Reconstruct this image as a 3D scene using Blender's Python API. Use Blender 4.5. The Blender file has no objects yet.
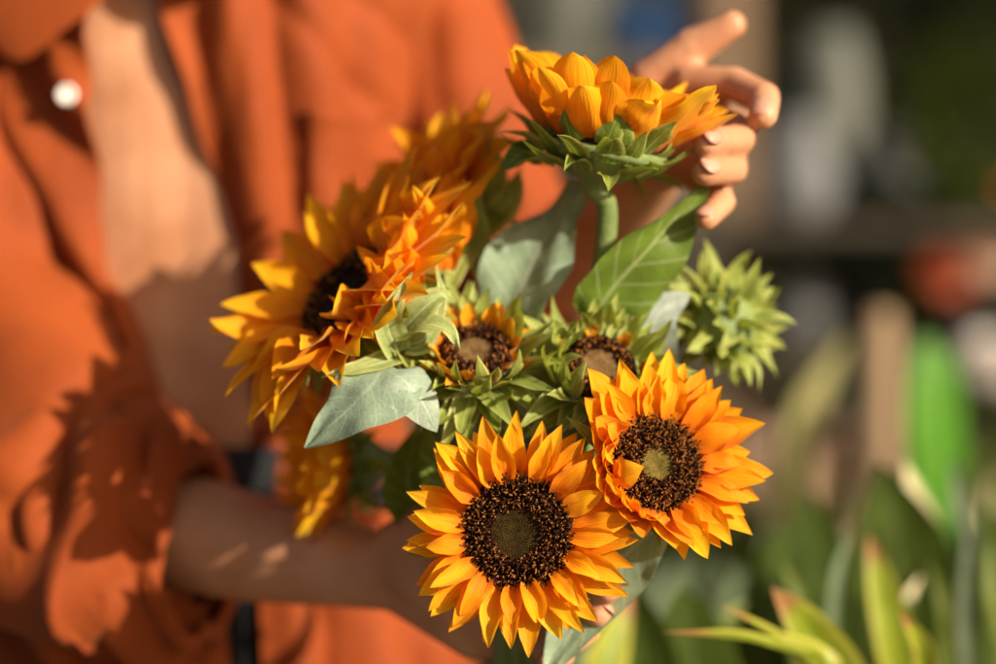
import bpy, math, random
from math import sin, cos, pi, radians, sqrt, atan2, acos
from mathutils import Vector, Matrix, noise, Quaternion

random.seed(11)
SC = bpy.context.scene
COL = SC.collection
V = Vector
S, D, ZC = 0.00048, 1.13, 1.10        # metres per photo pixel on the focus plane, camera distance, camera height

def P(px, py, y):
    k = (D + y) / D * S
    return V(((px - 498) * k, y, ZC - (py - 332) * k))

def rnd(a, b): return random.uniform(a, b)
def lerp(a, b, t): return a + (b - a) * t
def clamp(x, a=0., b=1.): return max(a, min(b, x))
def sstep(a, b, x):
    t = clamp((x - a) / (b - a)); return t * t * (3 - 2 * t)
def table(x, xs, ys):
    if x <= xs[0]: return ys[0] + (ys[1] - ys[0]) * (x - xs[0]) / (xs[1] - xs[0]) * 0.6
    for i in range(len(xs) - 1):
        if x <= xs[i + 1]:
            t = (x - xs[i]) / (xs[i + 1] - xs[i]); t = t * t * (3 - 2 * t) * .5 + t * .5
            return lerp(ys[i], ys[i + 1], t)
    return ys[-1]
def nz(x, y, z=0.): return 1.0 * noise.noise(V((x, y, z)))

# ------------------------------------------------------------------ objects
WL = {}
def tag(o, label=None, cat=None, group=None, kind=None):
    if label: o['label'] = label
    if cat: o['category'] = cat
    if group: o['group'] = group
    if kind: o['kind'] = kind
    return o
def thing(name, loc, label, cat, group=None, kind=None):
    o = bpy.data.objects.new(name, None); o.empty_display_size = .05
    COL.objects.link(o); o.location = loc; WL[o.name] = V(loc)
    return tag(o, label, cat, group, kind)
def mk(name, geo, mats, parent=None, smooth=True, sub=0, solid=0.0, loc=None):
    """geo = (verts, faces, uvs or None, matindex or None), verts in world space"""
    vs, fs = geo[0], geo[1]
    uv = geo[2] if len(geo) > 2 else None
    mi = geo[3] if len(geo) > 3 else None
    base = WL[parent.name] if parent else (V(loc) if loc is not None else V((0, 0, 0)))
    me = bpy.data.meshes.new(name)
    me.from_pydata([tuple(V(v) - base) for v in vs], [], fs)
    for m in (mats if isinstance(mats, (list, tuple)) else [mats]): me.materials.append(m)
    if uv:
        l = me.uv_layers.new(name='UVMap')
        idx = [0] * len(me.loops); me.loops.foreach_get('vertex_index', idx)
        flat = []
        for i in idx: flat += [uv[i][0], uv[i][1]]
        l.data.foreach_set('uv', flat)
    if mi: me.polygons.foreach_set('material_index', mi)
    me.polygons.foreach_set('use_smooth', [smooth] * len(me.polygons))
    me.update()
    o = bpy.data.objects.new(name, me); COL.objects.link(o)
    if parent:
        o.parent = parent
        WL[o.name] = base.copy()
    else:
        o.location = base; WL[o.name] = base.copy()
    if solid:
        s = o.modifiers.new('thickness', 'SOLIDIFY'); s.thickness = solid; s.offset = 0
    if sub:
        s = o.modifiers.new('smooth', 'SUBSURF'); s.levels = s.render_levels = sub
    return o
class G:
    def __init__(s): s.v = []; s.f = []; s.uv = []; s.mi = []
    def add(s, geo, m=0):
        n = len(s.v); s.v += [V(p) for p in geo[0]]
        s.f += [tuple(i + n for i in f) for f in geo[1]]
        s.uv += list(geo[2]) if len(geo) > 2 and geo[2] else [(0.5, 0.5)] * len(geo[0])
        s.mi += [m] * len(geo[1])
        return s
    def geo(s): return s.v, s.f, s.uv, s.mi

# ------------------------------------------------------------------ shapes
def spline(pts, n):
    pts = [V(p) for p in pts]
    q = [pts[0] * 2 - pts[1]] + pts + [pts[-1] * 2 - pts[-2]]
    out = []; m = len(pts) - 1
    for i in range(n + 1):
        t = i / n * m; k = min(int(t), m - 1); t -= k
        a, b, c, d = q[k:k + 4]
        out.append(.5 * ((2 * b) + (c - a) * t + (2 * a - 5 * b + 4 * c - d) * t * t + (3 * b - a - 3 * c + d) * t ** 3))
    return out
def tube(pts, rad, n=24, sides=12, cap=True, fold=None):
    ps = spline(pts, n); vs = []; fs = []; uvs = []
    up = V((0, 0, 1))
    T0 = (ps[1] - ps[0]).normalized()
    if abs(T0.dot(up)) > .9: up = V((0, 1, 0))
    X = (up - T0 * up.dot(T0)).normalized()
    for i, p in enumerate(ps):
        T = (ps[min(i + 1, n)] - ps[max(i - 1, 0)]).normalized()
        X = (X - T * X.dot(T)).normalized(); Y = T.cross(X)
        t = i / n
        r = rad(t) if callable(rad) else rad
        for j in range(sides):
            a = 2 * pi * j / sides
            rr = r + (fold(t, a) if fold else 0)
            vs.append(p + (X * cos(a) + Y * sin(a)) * rr); uvs.append((j / sides, t))
    for i in range(n):
        for j in range(sides):
            a = i * sides + j; b = i * sides + (j + 1) % sides
            fs.append((a, b, b + sides, a + sides))
    if cap:
        fs.append(tuple(range(sides - 1, -1, -1))); fs.append(tuple(n * sides + j for j in range(sides)))
    return vs, fs, uvs
def capsule(p, q, r0, r1, sides=14, k=4):
    p, q = V(p), V(q); T = (q - p).normalized()
    X = T.orthogonal().normalized(); Y = T.cross(X)
    rings = []
    for i in range(k + 1):
        a = -pi / 2 + pi / 2 * i / k; rings.append((p + T * r0 * sin(a), r0 * cos(a)))
    for i in range(k + 1):
        a = pi / 2 * i / k; rings.append((q + T * r1 * sin(a), r1 * cos(a)))
    vs = []; fs = []
    vs.append(rings[0][0])
    mid = rings[1:-1]
    for c, r in mid:
        for j in range(sides):
            a = 2 * pi * j / sides; vs.append(c + (X * cos(a) + Y * sin(a)) * r)
    vs.append(rings[-1][0]); L = len(vs) - 1
    for j in range(sides): fs.append((0, 1 + (j + 1) % sides, 1 + j))
    for i in range(len(mid) - 1):
        for j in range(sides):
            a = 1 + i * sides + j; b = 1 + i * sides + (j + 1) % sides
            fs.append((a, b, b + sides, a + sides))
    o = 1 + (len(mid) - 1) * sides
    for j in range(sides): fs.append((o + j, o + (j + 1) % sides, L))
    return vs, fs
def lathe(c, prof, sides=32, axis=None):
    """prof: list of (r, h)"""
    c = V(c); n = (axis or V((0, 0, 1))).normalized(); X = n.orthogonal().normalized(); Y = n.cross(X)
    vs = []; fs = []; uvs = []
    for i, (r, h) in enumerate(prof):
        for j in range(sides):
            a = 2 * pi * j / sides
            vs.append(c + X * r * cos(a) + Y * r * sin(a) + n * h); uvs.append((j / sides, i / (len(prof) - 1)))
    for i in range(len(prof) - 1):
        for j in range(sides):
            a = i * sides + j; b = i * sides + (j + 1) % sides
            fs.append((a, b, b + sides, a + sides))
    return vs, fs, uvs
def box(x0, x1, y0, y1, z0, z1):
    vs = [V((x, y, z)) for z in (z0, z1) for y in (y0, y1) for x in (x0, x1)]
    return vs, [(0, 2, 3, 1), (4, 5, 7, 6), (0, 1, 5, 4), (2, 6, 7, 3), (0, 4, 6, 2), (1, 3, 7, 5)]
def blade(pts, W, nrm, prof, cup=0.15, wave=0.0, n=20, m=8, twist=0.0, seed=0., rib=0.):
    """leaf blade along a midrib; prof(t)->0..1 half-width factor; W full width"""
    ps = spline(pts, n); vs = []; fs = []; uvs = []; nrm = V(nrm).normalized()
    for i, p in enumerate(ps):
        t = i / n
        T = (ps[min(i + 1, n)] - ps[max(i - 1, 0)]).normalized()
        side = T.cross(nrm).normalized(); up = side.cross(T)
        w = W / 2 * prof(t)
        q = Quaternion(T, twist * t); side = q @ side; up = q @ up
        for j in range(m + 1):
            u = -1 + 2 * j / m
            h = cup * w * (abs(u) ** 1.5) + rib * w * cos(3 * pi * u)
            h += wave * W * nz(t * 4 + seed, u * 1.5 + seed * 3, seed) * (0.3 + abs(u))
            e = 1 + .05 * abs(nz(t * 34 + seed, u * 9, 5.)) + .06 * nz(t * 9 + seed, (1 if u > 0 else -1) * 3., seed)
            vs.append(p + side * u * w * e + up * h); uvs.append((j / m, t))
    for i in range(n):
        for j in range(m):
            a = i * (m + 1) + j; fs.append((a, a + 1, a + m + 2, a + m + 1))
    return vs, fs, uvs
def pf_heart(t): return clamp((1 - (1 - min(t / .28, 1)) ** 2.2) ** .5, .06, 1) * (1 - clamp((t - .28) / .72) ** 1.5) * 1. + .012
def pf_ovate(t): return max(sin(pi * clamp(t ** .8, 0, 1)), 0.) ** .8 * .98 + .02
def pf_strap(t): return (.55 + .45 * min(t / .3, 1)) * (1 - clamp((t - .55) / .45) ** 2.2) + .01

# ------------------------------------------------------------------ materials
def nt(name):
    m = bpy.data.materials.new(name); m.use_nodes = True
    t = m.node_tree; b = t.nodes['Principled BSDF']
    return m, t, b, t.nodes['Material Output']
def node(t, ty, **kw):
    n = t.nodes.new(ty)
    for k, v in kw.items(): setattr(n, k, v)
    return n
def ramp(t, stops):
    r = node(t, 'ShaderNodeValToRGB'); e = r.color_ramp.elements
    while len(e) < len(stops): e.new(.5)
    for x, (pos, c) in zip(e, stops): x.position = pos; x.color = (*c, 1)
    return r
def mixc(t, fac, a, b, blend='MIX'):
    m = node(t, 'ShaderNodeMix', data_type='RGBA', blend_type=blend)
    for s, val in ((0, fac), (6, a), (7, b)):
        if hasattr(val, 'is_linked') or hasattr(val, 'links'): t.links.new(val, m.inputs[s])
        elif isinstance(val, (int, float)): m.inputs[s].default_value = val
        else: m.inputs[s].default_value = (*val, 1)
    return m.outputs[2]
def m_plain(name, c1, c2=None, scale=30, rough=.6, bump=.0, bscale=200, spec=.3, sheen=0., sss=0., stretch=None):
    m, t, b, out = nt(name); L = t.links
    tc = node(t, 'ShaderNodeTexCoord')
    mp = node(t, 'ShaderNodeMapping'); L.new(tc.outputs['Object'], mp.inputs[0])
    if stretch: mp.inputs['Scale'].default_value = stretch
    n1 = node(t, 'ShaderNodeTexNoise'); n1.inputs['Scale'].default_value = scale; n1.inputs['Detail'].default_value = 5
    L.new(mp.outputs[0], n1.inputs[0])
    r = ramp(t, [(.3, c1), (.7, c2 or c1)]); L.new(n1.outputs[0], r.inputs[0]); L.new(r.outputs[0], b.inputs['Base Color'])
    b.inputs['Roughness'].default_value = rough; b.inputs['Specular IOR Level'].default_value = spec
    if sheen: b.inputs['Sheen Weight'].default_value = sheen
    if sss:
        b.inputs['Subsurface Weight'].default_value = sss; b.inputs['Subsurface Radius'].default_value = (1, .35, .15)
        b.inputs['Subsurface Scale'].default_value = .006
    if bump:
        n2 = node(t, 'ShaderNodeTexNoise'); n2.inputs['Scale'].default_value = bscale; n2.inputs['Detail'].default_value = 4
        L.new(mp.outputs[0], n2.inputs[0])
        bp = node(t, 'ShaderNodeBump'); bp.inputs['Strength'].default_value = bump; bp.inputs['Distance'].default_value = .002
        L.new(n2.outputs[0], bp.inputs['Height']); L.new(bp.outputs[0], b.inputs['Normal'])
    return m
def m_petal(name, base, mid, tip, transl=.45, rough=.5):
    m, t, b, out = nt(name); L = t.links
    uv = node(t, 'ShaderNodeUVMap'); sx = node(t, 'ShaderNodeSeparateXYZ'); L.new(uv.outputs[0], sx.inputs[0])
    oi = node(t, 'ShaderNodeObjectInfo')
    cx = node(t, 'ShaderNodeCombineXYZ')
    mu = node(t, 'ShaderNodeMath', operation='MULTIPLY'); L.new(sx.outputs[0], mu.inputs[0]); mu.inputs[1].default_value = 9
    L.new(mu.outputs[0], cx.inputs[0]); L.new(sx.outputs[1], cx.inputs[1])
    ms = node(t, 'ShaderNodeMath', operation='MULTIPLY'); L.new(oi.outputs['Random'], ms.inputs[0]); ms.inputs[1].default_value = 40
    L.new(ms.outputs[0], cx.inputs[2])
    n1 = node(t, 'ShaderNodeTexNoise'); n1.inputs['Scale'].default_value = 2.2; n1.inputs['Detail'].default_value = 6
    L.new(cx.outputs[0], n1.inputs[0])
    r = ramp(t, [(0, base), (.4, mid), (.93, tip), (1, tuple(x * f for x, f in zip(tip, (.85, .7, .8))))]); L.new(sx.outputs[1], r.inputs[0])
    st = ramp(t, [(.30, (.90, .80, .7)), (.6, (1.04, 1.06, 1.1))]); L.new(n1.outputs[0], st.inputs[0])
    c = mixc(t, .75, r.outputs[0], st.outputs[0], 'MULTIPLY')
    rv = ramp(t, [(0, (.90, .76, .7)), (.5, (1, 1, 1)), (1, (1.02, 1.2, 1.2))]); L.new(oi.outputs['Random'], rv.inputs[0])
    c = mixc(t, 1., c, rv.outputs[0], 'MULTIPLY')
    L.new(c, b.inputs['Base Color']); b.inputs['Roughness'].default_value = rough; b.inputs['Specular IOR Level'].default_value = .14
    b.inputs['Sheen Weight'].default_value = .08
    bp = node(t, 'ShaderNodeBump'); bp.inputs['Strength'].default_value = .5; bp.inputs['Distance'].default_value = .001
    L.new(n1.outputs[0], bp.inputs['Height']); L.new(bp.outputs[0], b.inputs['Normal'])
    tr = node(t, 'ShaderNodeBsdfTranslucent'); L.new(c, tr.inputs[0]); L.new(bp.outputs[0], tr.inputs['Normal'])
    mx = node(t, 'ShaderNodeMixShader'); mx.inputs[0].default_value = transl
    L.new(b.outputs[0], mx.inputs[1]); L.new(tr.outputs[0], mx.inputs[2]); L.new(mx.outputs[0], out.inputs[0])
    return m
def m_leaf(name, body, vein, edge=None, transl=.25, rough=.55, veins=7., tip=None, sheen=.0, tipat=.9, edgew=.35, spec=.3):
    m, t, b, out = nt(name); L = t.links
    uv = node(t, 'ShaderNodeUVMap'); sx = node(t, 'ShaderNodeSeparateXYZ'); L.new(uv.outputs[0], sx.inputs[0])
    def M(op, a, bb=None):
        n = node(t, 'ShaderNodeMath', operation=op)
        for i, val in enumerate((a, bb)):
            if val is None: continue
            if isinstance(val, (int, float)): n.inputs[i].default_value = val
            else: L.new(val, n.inputs[i])
        return n.outputs[0]
    au = M('ABSOLUTE', M('SUBTRACT', M('MULTIPLY', sx.outputs[0], 2.), 1.))
    tc = node(t, 'ShaderNodeTexCoord')
    n1 = node(t, 'ShaderNodeTexNoise'); n1.inputs['Scale'].default_value = 60; n1.inputs['Detail'].default_value = 6
    L.new(tc.outputs['Object'], n1.inputs[0])
    n2 = node(t, 'ShaderNodeTexNoise'); n2.inputs['Scale'].default_value = 700; n2.inputs['Detail'].default_value = 3
    L.new(tc.outputs['Object'], n2.inputs[0])
    wob = M('MULTIPLY', n1.outputs[0], .1)
    ph = M('FRACT', M('ADD', M('MULTIPLY', M('SUBTRACT', sx.outputs[1], M('MULTIPLY', M('POWER', au, .8), .22)), veins), wob))
    side = M('LESS_THAN', M('ABSOLUTE', M('SUBTRACT', ph, .5)), .06)
    mid = M('LESS_THAN', au, .045)
    vm = M('MAXIMUM', M('MULTIPLY', side, .6 if veins > 0 else 0), mid)
    oi = node(t, 'ShaderNodeObjectInfo')
    rb = ramp(t, [(.25, tuple(x * .72 for x in body)), (.75, tuple(x * 1.22 for x in body))]); L.new(n1.outputs[0], rb.inputs[0])
    c = rb.outputs[0]
    if edge:
        er = ramp(t, [(1 - edgew, (0, 0, 0)), (1 - edgew * .4, (1, 1, 1))]); L.new(au, er.inputs[0])
        c = mixc(t, er.outputs[0], c, edge)
    if veins <= 0:
        cs = node(t, 'ShaderNodeCombineXYZ'); L.new(M('MULTIPLY', sx.outputs[0], 26.), cs.inputs[0]); L.new(M('MULTIPLY', sx.outputs[1], 2.), cs.inputs[1])
        n3 = node(t, 'ShaderNodeTexNoise'); n3.inputs['Scale'].default_value = 1.; n3.inputs['Detail'].default_value = 3; L.new(cs.outputs[0], n3.inputs[0])
        sr = ramp(t, [(.35, (.6, .62, .6)), (.65, (1.25, 1.2, 1.2))]); L.new(n3.outputs[0], sr.inputs[0])
        c = mixc(t, .8, c, sr.outputs[0], 'MULTIPLY')
    c = mixc(t, vm, c, vein)
    if tip:
        tr_ = ramp(t, [(tipat, (0, 0, 0)), (min(tipat + .06, 1), (1, 1, 1))]); L.new(sx.outputs[1], tr_.inputs[0])
        c = mixc(t, tr_.outputs[0], c, tip)
    sp = ramp(t, [(.3, (.82, .82, .82)), (.7, (1.15, 1.15, 1.15))]); L.new(n2.outputs[0], sp.inputs[0])
    c = mixc(t, .6, c, sp.outputs[0], 'MULTIPLY')
    rv = ramp(t, [(0, (.85, .9, .8)), (1, (1.12, 1.08, 1.1))]); L.new(oi.outputs['Random'], rv.inputs[0])
    c = mixc(t, 1., c, rv.outputs[0], 'MULTIPLY')
    L.new(c, b.inputs['Base Color']); b.inputs['Roughness'].default_value = rough; b.inputs['Specular IOR Level'].default_value = spec
    if sheen: b.inputs['Sheen Weight'].default_value = sheen
    bp = node(t, 'ShaderNodeBump'); bp.inputs['Strength'].default_value = .5; bp.inputs['Distance'].default_value = .001
    hh = M('ADD', M('MULTIPLY', vm, -1.), M('ADD', M('MULTIPLY', n2.outputs[0], .5), M('MULTIPLY', n1.outputs[0], 2.)))
    L.new(hh, bp.inputs['Height']); L.new(bp.outputs[0], b.inputs['Normal'])
    tr = node(t, 'ShaderNodeBsdfTranslucent'); L.new(mixc(t, 1., c, (1.1, 1.15, .5), 'MULTIPLY'), tr.inputs[0])
    mx = node(t, 'ShaderNodeMixShader'); mx.inputs[0].default_value = transl
    L.new(b.outputs[0], mx.inputs[1]); L.new(tr.outputs[0], mx.inputs[2]); L.new(mx.outputs[0], out.inputs[0])
    return m
def m_fabric(name, c1, c2, sheen=.12):
    m, t, b, out = nt(name); L = t.links
    tc = node(t, 'ShaderNodeTexCoord')
    n1 = node(t, 'ShaderNodeTexNoise'); n1.inputs['Scale'].default_value = 14; n1.inputs['Detail'].default_value = 6
    L.new(tc.outputs['Object'], n1.inputs[0])
    r = ramp(t, [(.3, c1), (.7, c2)]); L.new(n1.outputs[0], r.inputs[0])
    mp = node(t, 'ShaderNodeMapping'); mp.inputs['Scale'].default_value = (1, 1, .12); L.new(tc.outputs['Object'], mp.inputs[0])
    n2 = node(t, 'ShaderNodeTexNoise'); n2.inputs['Scale'].default_value = 900; L.new(mp.outputs[0], n2.inputs[0])
    sp = ramp(t, [(.3, (.88, .88, .88)), (.7, (1.08, 1.08, 1.08))]); L.new(n2.outputs[0], sp.inputs[0])
    L.new(mixc(t, 1., r.outputs[0], sp.outputs[0], 'MULTIPLY'), b.inputs['Base Color'])
    b.inputs['Roughness'].default_value = .75; b.inputs['Specular IOR Level'].default_value = .2
    b.inputs['Sheen Weight'].default_value = sheen; b.inputs['Sheen Tint'].default_value = (1, .55, .3, 1)
    bp = node(t, 'ShaderNodeBump'); bp.inputs['Strength'].default_value = .3; bp.inputs['Distance'].default_value = .001
    L.new(n2.outputs[0], bp.inputs['Height']); L.new(bp.outputs[0], b.inputs['Normal'])
    return m

M_PET = m_petal('sunflower_petal', (.86, .20, .003), (.94, .37, .004), (.97, .47, .010))
M_PETIN = m_petal('sunflower_petal_short', (.55, .17, .004), (.75, .28, .006), (.80, .36, .01), .25)
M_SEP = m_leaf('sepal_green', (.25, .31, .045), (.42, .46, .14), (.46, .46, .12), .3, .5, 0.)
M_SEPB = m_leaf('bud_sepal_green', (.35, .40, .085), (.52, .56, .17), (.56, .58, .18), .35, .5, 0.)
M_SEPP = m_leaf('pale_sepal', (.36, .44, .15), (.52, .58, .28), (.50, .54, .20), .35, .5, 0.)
M_LEAFP = m_leaf('pale_sage_leaf', (.29, .36, .26), (.37, .44, .32), None, .2, .5, 7., sheen=.2)
M_LEAFW = m_leaf('whitish_leaf', (.30, .35, .29), (.42, .46, .36), None, .2, .4, 6., sheen=.2)
M_LEAFG = m_leaf('green_leaf', (.16, .24, .03), (.36, .42, .17), None, .35, .42, 7.)
M_LEAFS = m_leaf('sage_leaf', (.33, .43, .28), (.50, .57, .42), None, .3, .5, 7.)
M_STEM = m_plain('stem_green', (.12, .16, .04), (.22, .27, .09), 40, .55, .3, 400)
M_DK = m_plain('floret_dark', (.022, .008, .004), (.06, .022, .008), 300, .8, 0, 1, .08)
M_TIP = m_plain('floret_tip', (.14, .045, .010), (.34, .13, .025), 500, .7, 0, 1, .1)
M_CD = m_plain('disc_dark_middle', (.022, .012, .003), (.045, .027, .006), 300, .8, .4, 900, .05)
M_CT = m_plain('disc_tan_middle', (.075, .05, .010), (.17, .12, .026), 300, .8, .4, 900, .05)
M_CB = m_plain('bud_disc_tan', (.085, .048, .017), (.19, .11, .042), 300, .8, .4, 900, .05)
M_SKIN = m_plain('skin', (.45, .19, .085), (.63, .315, .17), 26, .45, .25, 420, .35, 0, .12)
M_NAIL = m_plain('nail', (.50, .23, .145), (.58, .29, .19), 60, .4, 0, 1, .3)
M_SHIRT = m_fabric('rust_orange_cotton', (.22, .038, .005), (.31, .057, .007))
M_TROU = m_plain('black_cloth', (.006, .006, .007), (.012, .012, .013), 30, .8, .2, 600)
M_BTN = m_plain('pearl_button', (.85, .78, .66), (.95, .90, .80), 60, .2, 0, 1, .6)

# ------------------------------------------------------------------ flowers
def frame(n):
    n = V(n).normalized(); X = V((1, 0, 0)) - n * n.x
    if X.length < .3: X = V((0, 0, 1)) - n * n.z
    X.normalize(); return X, n.cross(X), n
def pf_ray(t):
    if t < .42: return .50 + .50 * sin(pi / 2 * t / .42)
    x = (t - .42) / .58
    return max(1 - clamp(x) ** 1.7, 0.) ** .95 * .985 + .015
def pf_blunt(t):
    if t < .5: return .55 + .45 * sin(pi / 2 * t / .5)
    x = (t - .5) / .5
    return max(1 - clamp(x) ** 2.6, 0.) ** .8 * .985 + .015
def ray(c, fr, phi, r0, h0, L, W, a0, a1, cup=.25, twist=0., bend=0., n=12, m=6, seed=0., prof=pf_ray, rib=.05, rip=.22):
    X, Y, N = fr
    R = X * cos(phi) + Y * sin(phi); Tn = -X * sin(phi) + Y * cos(phi)
    vs = []; fs = []; uvs = []
    r, h = r0, h0
    for i in range(n + 1):
        t = i / n
        a = a0 + (a1 - a0) * t ** 1.3 + .18 * nz(t * 2.5 + seed, seed * 1.7)
        if i: r += cos(a) * L / n; h += sin(a) * L / n
        up = R * -sin(a) + N * cos(a)
        w = W / 2 * prof(t) * (1 + .16 * nz(t * 3 + seed, seed * .7, 8.))
        cup_ = cup * (1 + 1.3 * nz(t * 2.2 + seed * 1.3, seed, 6.))
        tw = twist * t + .25 * nz(seed, t * 1.6, 4.)
        sd = Tn * cos(tw) + up * sin(tw); u2 = up * cos(tw) - Tn * sin(tw)
        ctr = c + R * r + N * h + Tn * (bend * L * t * t)
        for j in range(m + 1):
            u = -1 + 2 * j / m
            hh = cup_ * w * u * u + rib * w * cos(2.2 * pi * u + nz(seed, t * 2., 3.)) * (1 - t * .4) + rip * w * nz(t * 3.2 + seed, u * 1.3 + seed * 2.1, 2.) * (.4 + abs(u))
            ee = 1 - .12 * cup * u * u
            vs.append(ctr + sd * (u * w * ee * (1 + .07 * nz(t * 8 + seed, u * 4, 1.))) + u2 * hh); uvs.append((j / m, t))
    for i in range(n):
        for j in range(m):
            a = i * (m + 1) + j; fs.append((a, a + 1, a + m + 2, a + m + 1))
    return vs, fs, uvs
def disc(c, fr, R, inner, dome, nfl, mats, parent, lean=.3, flen=.13, dip=.35, tipp=.7, fr_w=.022):
    X, Y, N = fr; g = G()
    def H(r): q = r / R; return dome * R * (1 - q * q) - dip * R * .3 * math.exp(-(q / inner) ** 2 * 1.5)
    prof = [(R * i / 12 + 1e-5, H(R * i / 12)) for i in range(13)] + [(R * 1.02, -.12 * R), (R * .8, -.25 * R)]
    # base dome
    vs = []; fs = []
    for r, h in prof:
        for j in range(36):
            a = 2 * pi * j / 36; vs.append(c + X * r * cos(a) + Y * r * sin(a) + N * h)
    for i in range(len(prof) - 1):
        for j in range(36):
            a = i * 36 + j; b = i * 36 + (j + 1) % 36; fs.append((a, b, b + 36, a + 36))
    n = len(g.v); g.v += vs; g.f += fs; g.uv += [(.5, .5)] * len(vs)
    g.mi += [(1 if prof[f[0] // 36][0] < R * inner * .8 else 0) for f in fs]
    for k in range(nfl):
        q = sqrt((k + .5) / nfl); th = k * 2.399963
        r = q * R * .99; rr = V((cos(th), sin(th)))
        dirR = X * rr.x + Y * rr.y
        p = c + dirR * r + N * (H(r) - .01 * R)
        if q < inner:
            # small tight buds of the unopened middle
            s = R * .026 * rnd(.8, 1.2)
            for dz, sc, mm in ((.035 * R, .8, 1),):
                pts = [p + (X * cos(a) + Y * sin(a)) * s for a in [i * pi * 2 / 5 for i in range(5)]]
                top = p + N * dz * rnd(.6, 1.2)
                g.add((pts + [top], [(i, (i + 1) % 5, 5) for i in range(5)]), 1)
            continue
        e = sstep(inner, inner + .16, q)
        ax = (N + dirR * lean * (q - .4) * 2 + V((rnd(-1, 1), rnd(-1, 1), rnd(-1, 1))) * .5).normalized()
        l = R * flen * lerp(.5, 1, e) * rnd(.7, 1.25); s = R * fr_w * rnd(.8, 1.2)
        a1 = ax.orthogonal().normalized(); a2 = ax.cross(a1); o = rnd(0, 6)
        bd = ax.orthogonal() * l * rnd(-.3, .3); rings = [(0, 1.), (.55, .8), (.78, rnd(.9, 1.3)), (1., rnd(.3, .8))]
        vs = []; fs = []
        for hh, sc in rings:
            for i in range(5):
                a = o + i * 2 * pi / 5; vs.append(p + ax * l * hh + bd * hh * hh + (a1 * cos(a) + a2 * sin(a)) * s * sc)
        n0 = len(g.v); g.v += vs; g.uv += [(.5, .5)] * len(vs)
        tp = random.random() < tipp * lerp(.6, 1, e)
        for i in range(3):
            for j in range(5):
                a = n0 + i * 5 + j; b = n0 + i * 5 + (j + 1) % 5
                g.f.append((a, b, b + 5, a + 5)); g.mi.append(2 if (i >= 1 and tp) else 0)
        g.f.append(tuple(n0 + 15 + j for j in range(5))); g.mi.append(2 if tp else 0)
    return mk('flower_disc', g.geo(), mats, parent)
def receptacle(c, fr, R, depth, parent, rs=.004):
    prof = [(R * 1.0, -.10 * R), (R * 1.06, -.25 * R), (R * .92, -.5 * depth), (R * .55, -.85 * depth), (rs * 1.6, -1.1 * depth), (rs, -1.4 * depth)]
    mk('receptacle', lathe(c, prof, 28, fr[2]), M_STEM, parent)
def stem(pts, parent, r0=.0036, r1=.0055):
    mk('stem', tube(pts, lambda t: lerp(r0, r1, t) * (1 + .08 * nz(t * 9, pts[0].x * 50)), 30, 10), M_STEM, parent)
def sepals(c, fr, n, r0, h0, L, W, a0, a1, parent, mat=None, jit=.2, cup=.35, lay=0, skip=None, tw=.4):
    for k in range(n):
        ph = 2 * pi * (k + .5 * lay) / n + rnd(-.12, .12)
        if skip and skip(ph): continue
        s = rnd(0, 90)
        A0 = a0(ph) if callable(a0) else a0
        A1 = a1(ph) if callable(a1) else a1
        mk('sepal', ray(c, fr, ph, r0, h0, L * rnd(.75, 1.2), W * rnd(.8, 1.15), A0 + rnd(-jit, jit), A1 + rnd(-jit * 2, jit * 2), cup, rnd(-tw, tw), rnd(-.2, .2), 9, 4, s, pf_sep, .05, .15), mat or M_SEP, parent)
def pf_sep(t): return (.75 + .25 * sin(pi / 2 * min(t / .3, 1))) * max(1 - clamp((t - .15) / .85) ** 1.35, 0) + .012
def petals(c, fr, n, r0, h0, L, W, a0, a1, parent, jit=.12, cup=.25, lay=0, mat=None, Lf=None, only=None, tw=.25, bd=.12, prof=pf_ray, odd=.16):
    for k in range(n):
        ph = 2 * pi * (k + .5 * lay) / n + rnd(-.08, .08)
        if only and not only(ph): continue
        A0 = a0(ph) if callable(a0) else a0
        A1 = a1(ph) if callable(a1) else a1
        if random.random() < odd: A1 += rnd(-.9, 1.1)
        l = L * rnd(.80, 1.14) * (Lf(ph) if Lf else 1)
        mk('petal', ray(c, fr, ph, r0, h0, l, W * rnd(.85, 1.15), A0 + rnd(-jit, jit), A1 + rnd(-jit, jit) * 1.6, cup + rnd(-.12, .15), rnd(-tw, tw), rnd(-bd, bd), 16, 8, rnd(0, 99), prof if random.random() < .88 else pf_ray), mat or M_PET, parent)
def angd(a, b): return abs((a - b + pi) % (2 * pi) - pi)

GRIP = P(525, 628, .075)
def stems_to(c, n, depth, end, mids=(), r0=.0036):
    b = c - n * depth * 1.25
    return [b, b - n * .02] + list(mids) + [GRIP + V((rnd(-.012, .012), rnd(-.012, .012), 0)), end]

# --- A: frontmost
c = P(517, 533, -.012); fr = frame((-.06, -1, .10)); e = P(500, 800, .03)
A = thing('sunflower', e, 'fully open sunflower lowest in the bunch, facing out, near black disc', 'sunflower', 'sunflowers in the bouquet')
R = .0268
disc(c, fr, R, .42, .14, 1350, [M_DK, M_CD, M_TIP], A, dip=.25, flen=.17, tipp=.42, fr_w=.0165)
up_ = lambda p: .10 + .35 * max(0, -sin(p))
dn = lambda p: max(0., -sin(p))
petals(c, fr, 23, R * .97, -.003, .0320, .0120, lambda p: .02 + .10 * dn(p), lambda p: .12 + .1 * sin(p), A, lay=0, cup=.35)
petals(c, fr, 22, R * .95, -.001, .0300, .0125, lambda p: .20 + .25 * dn(p), lambda p: .10 - .35 * dn(p), A, lay=1, cup=.45, jit=.16, tw=.4)
petals(c, fr, 15, R * .93, .002, .0235, .0112, lambda p: .45 + .25 * dn(p), lambda p: .22 - .6 * dn(p), A, lay=0, cup=.55, jit=.25, tw=.5)
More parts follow.
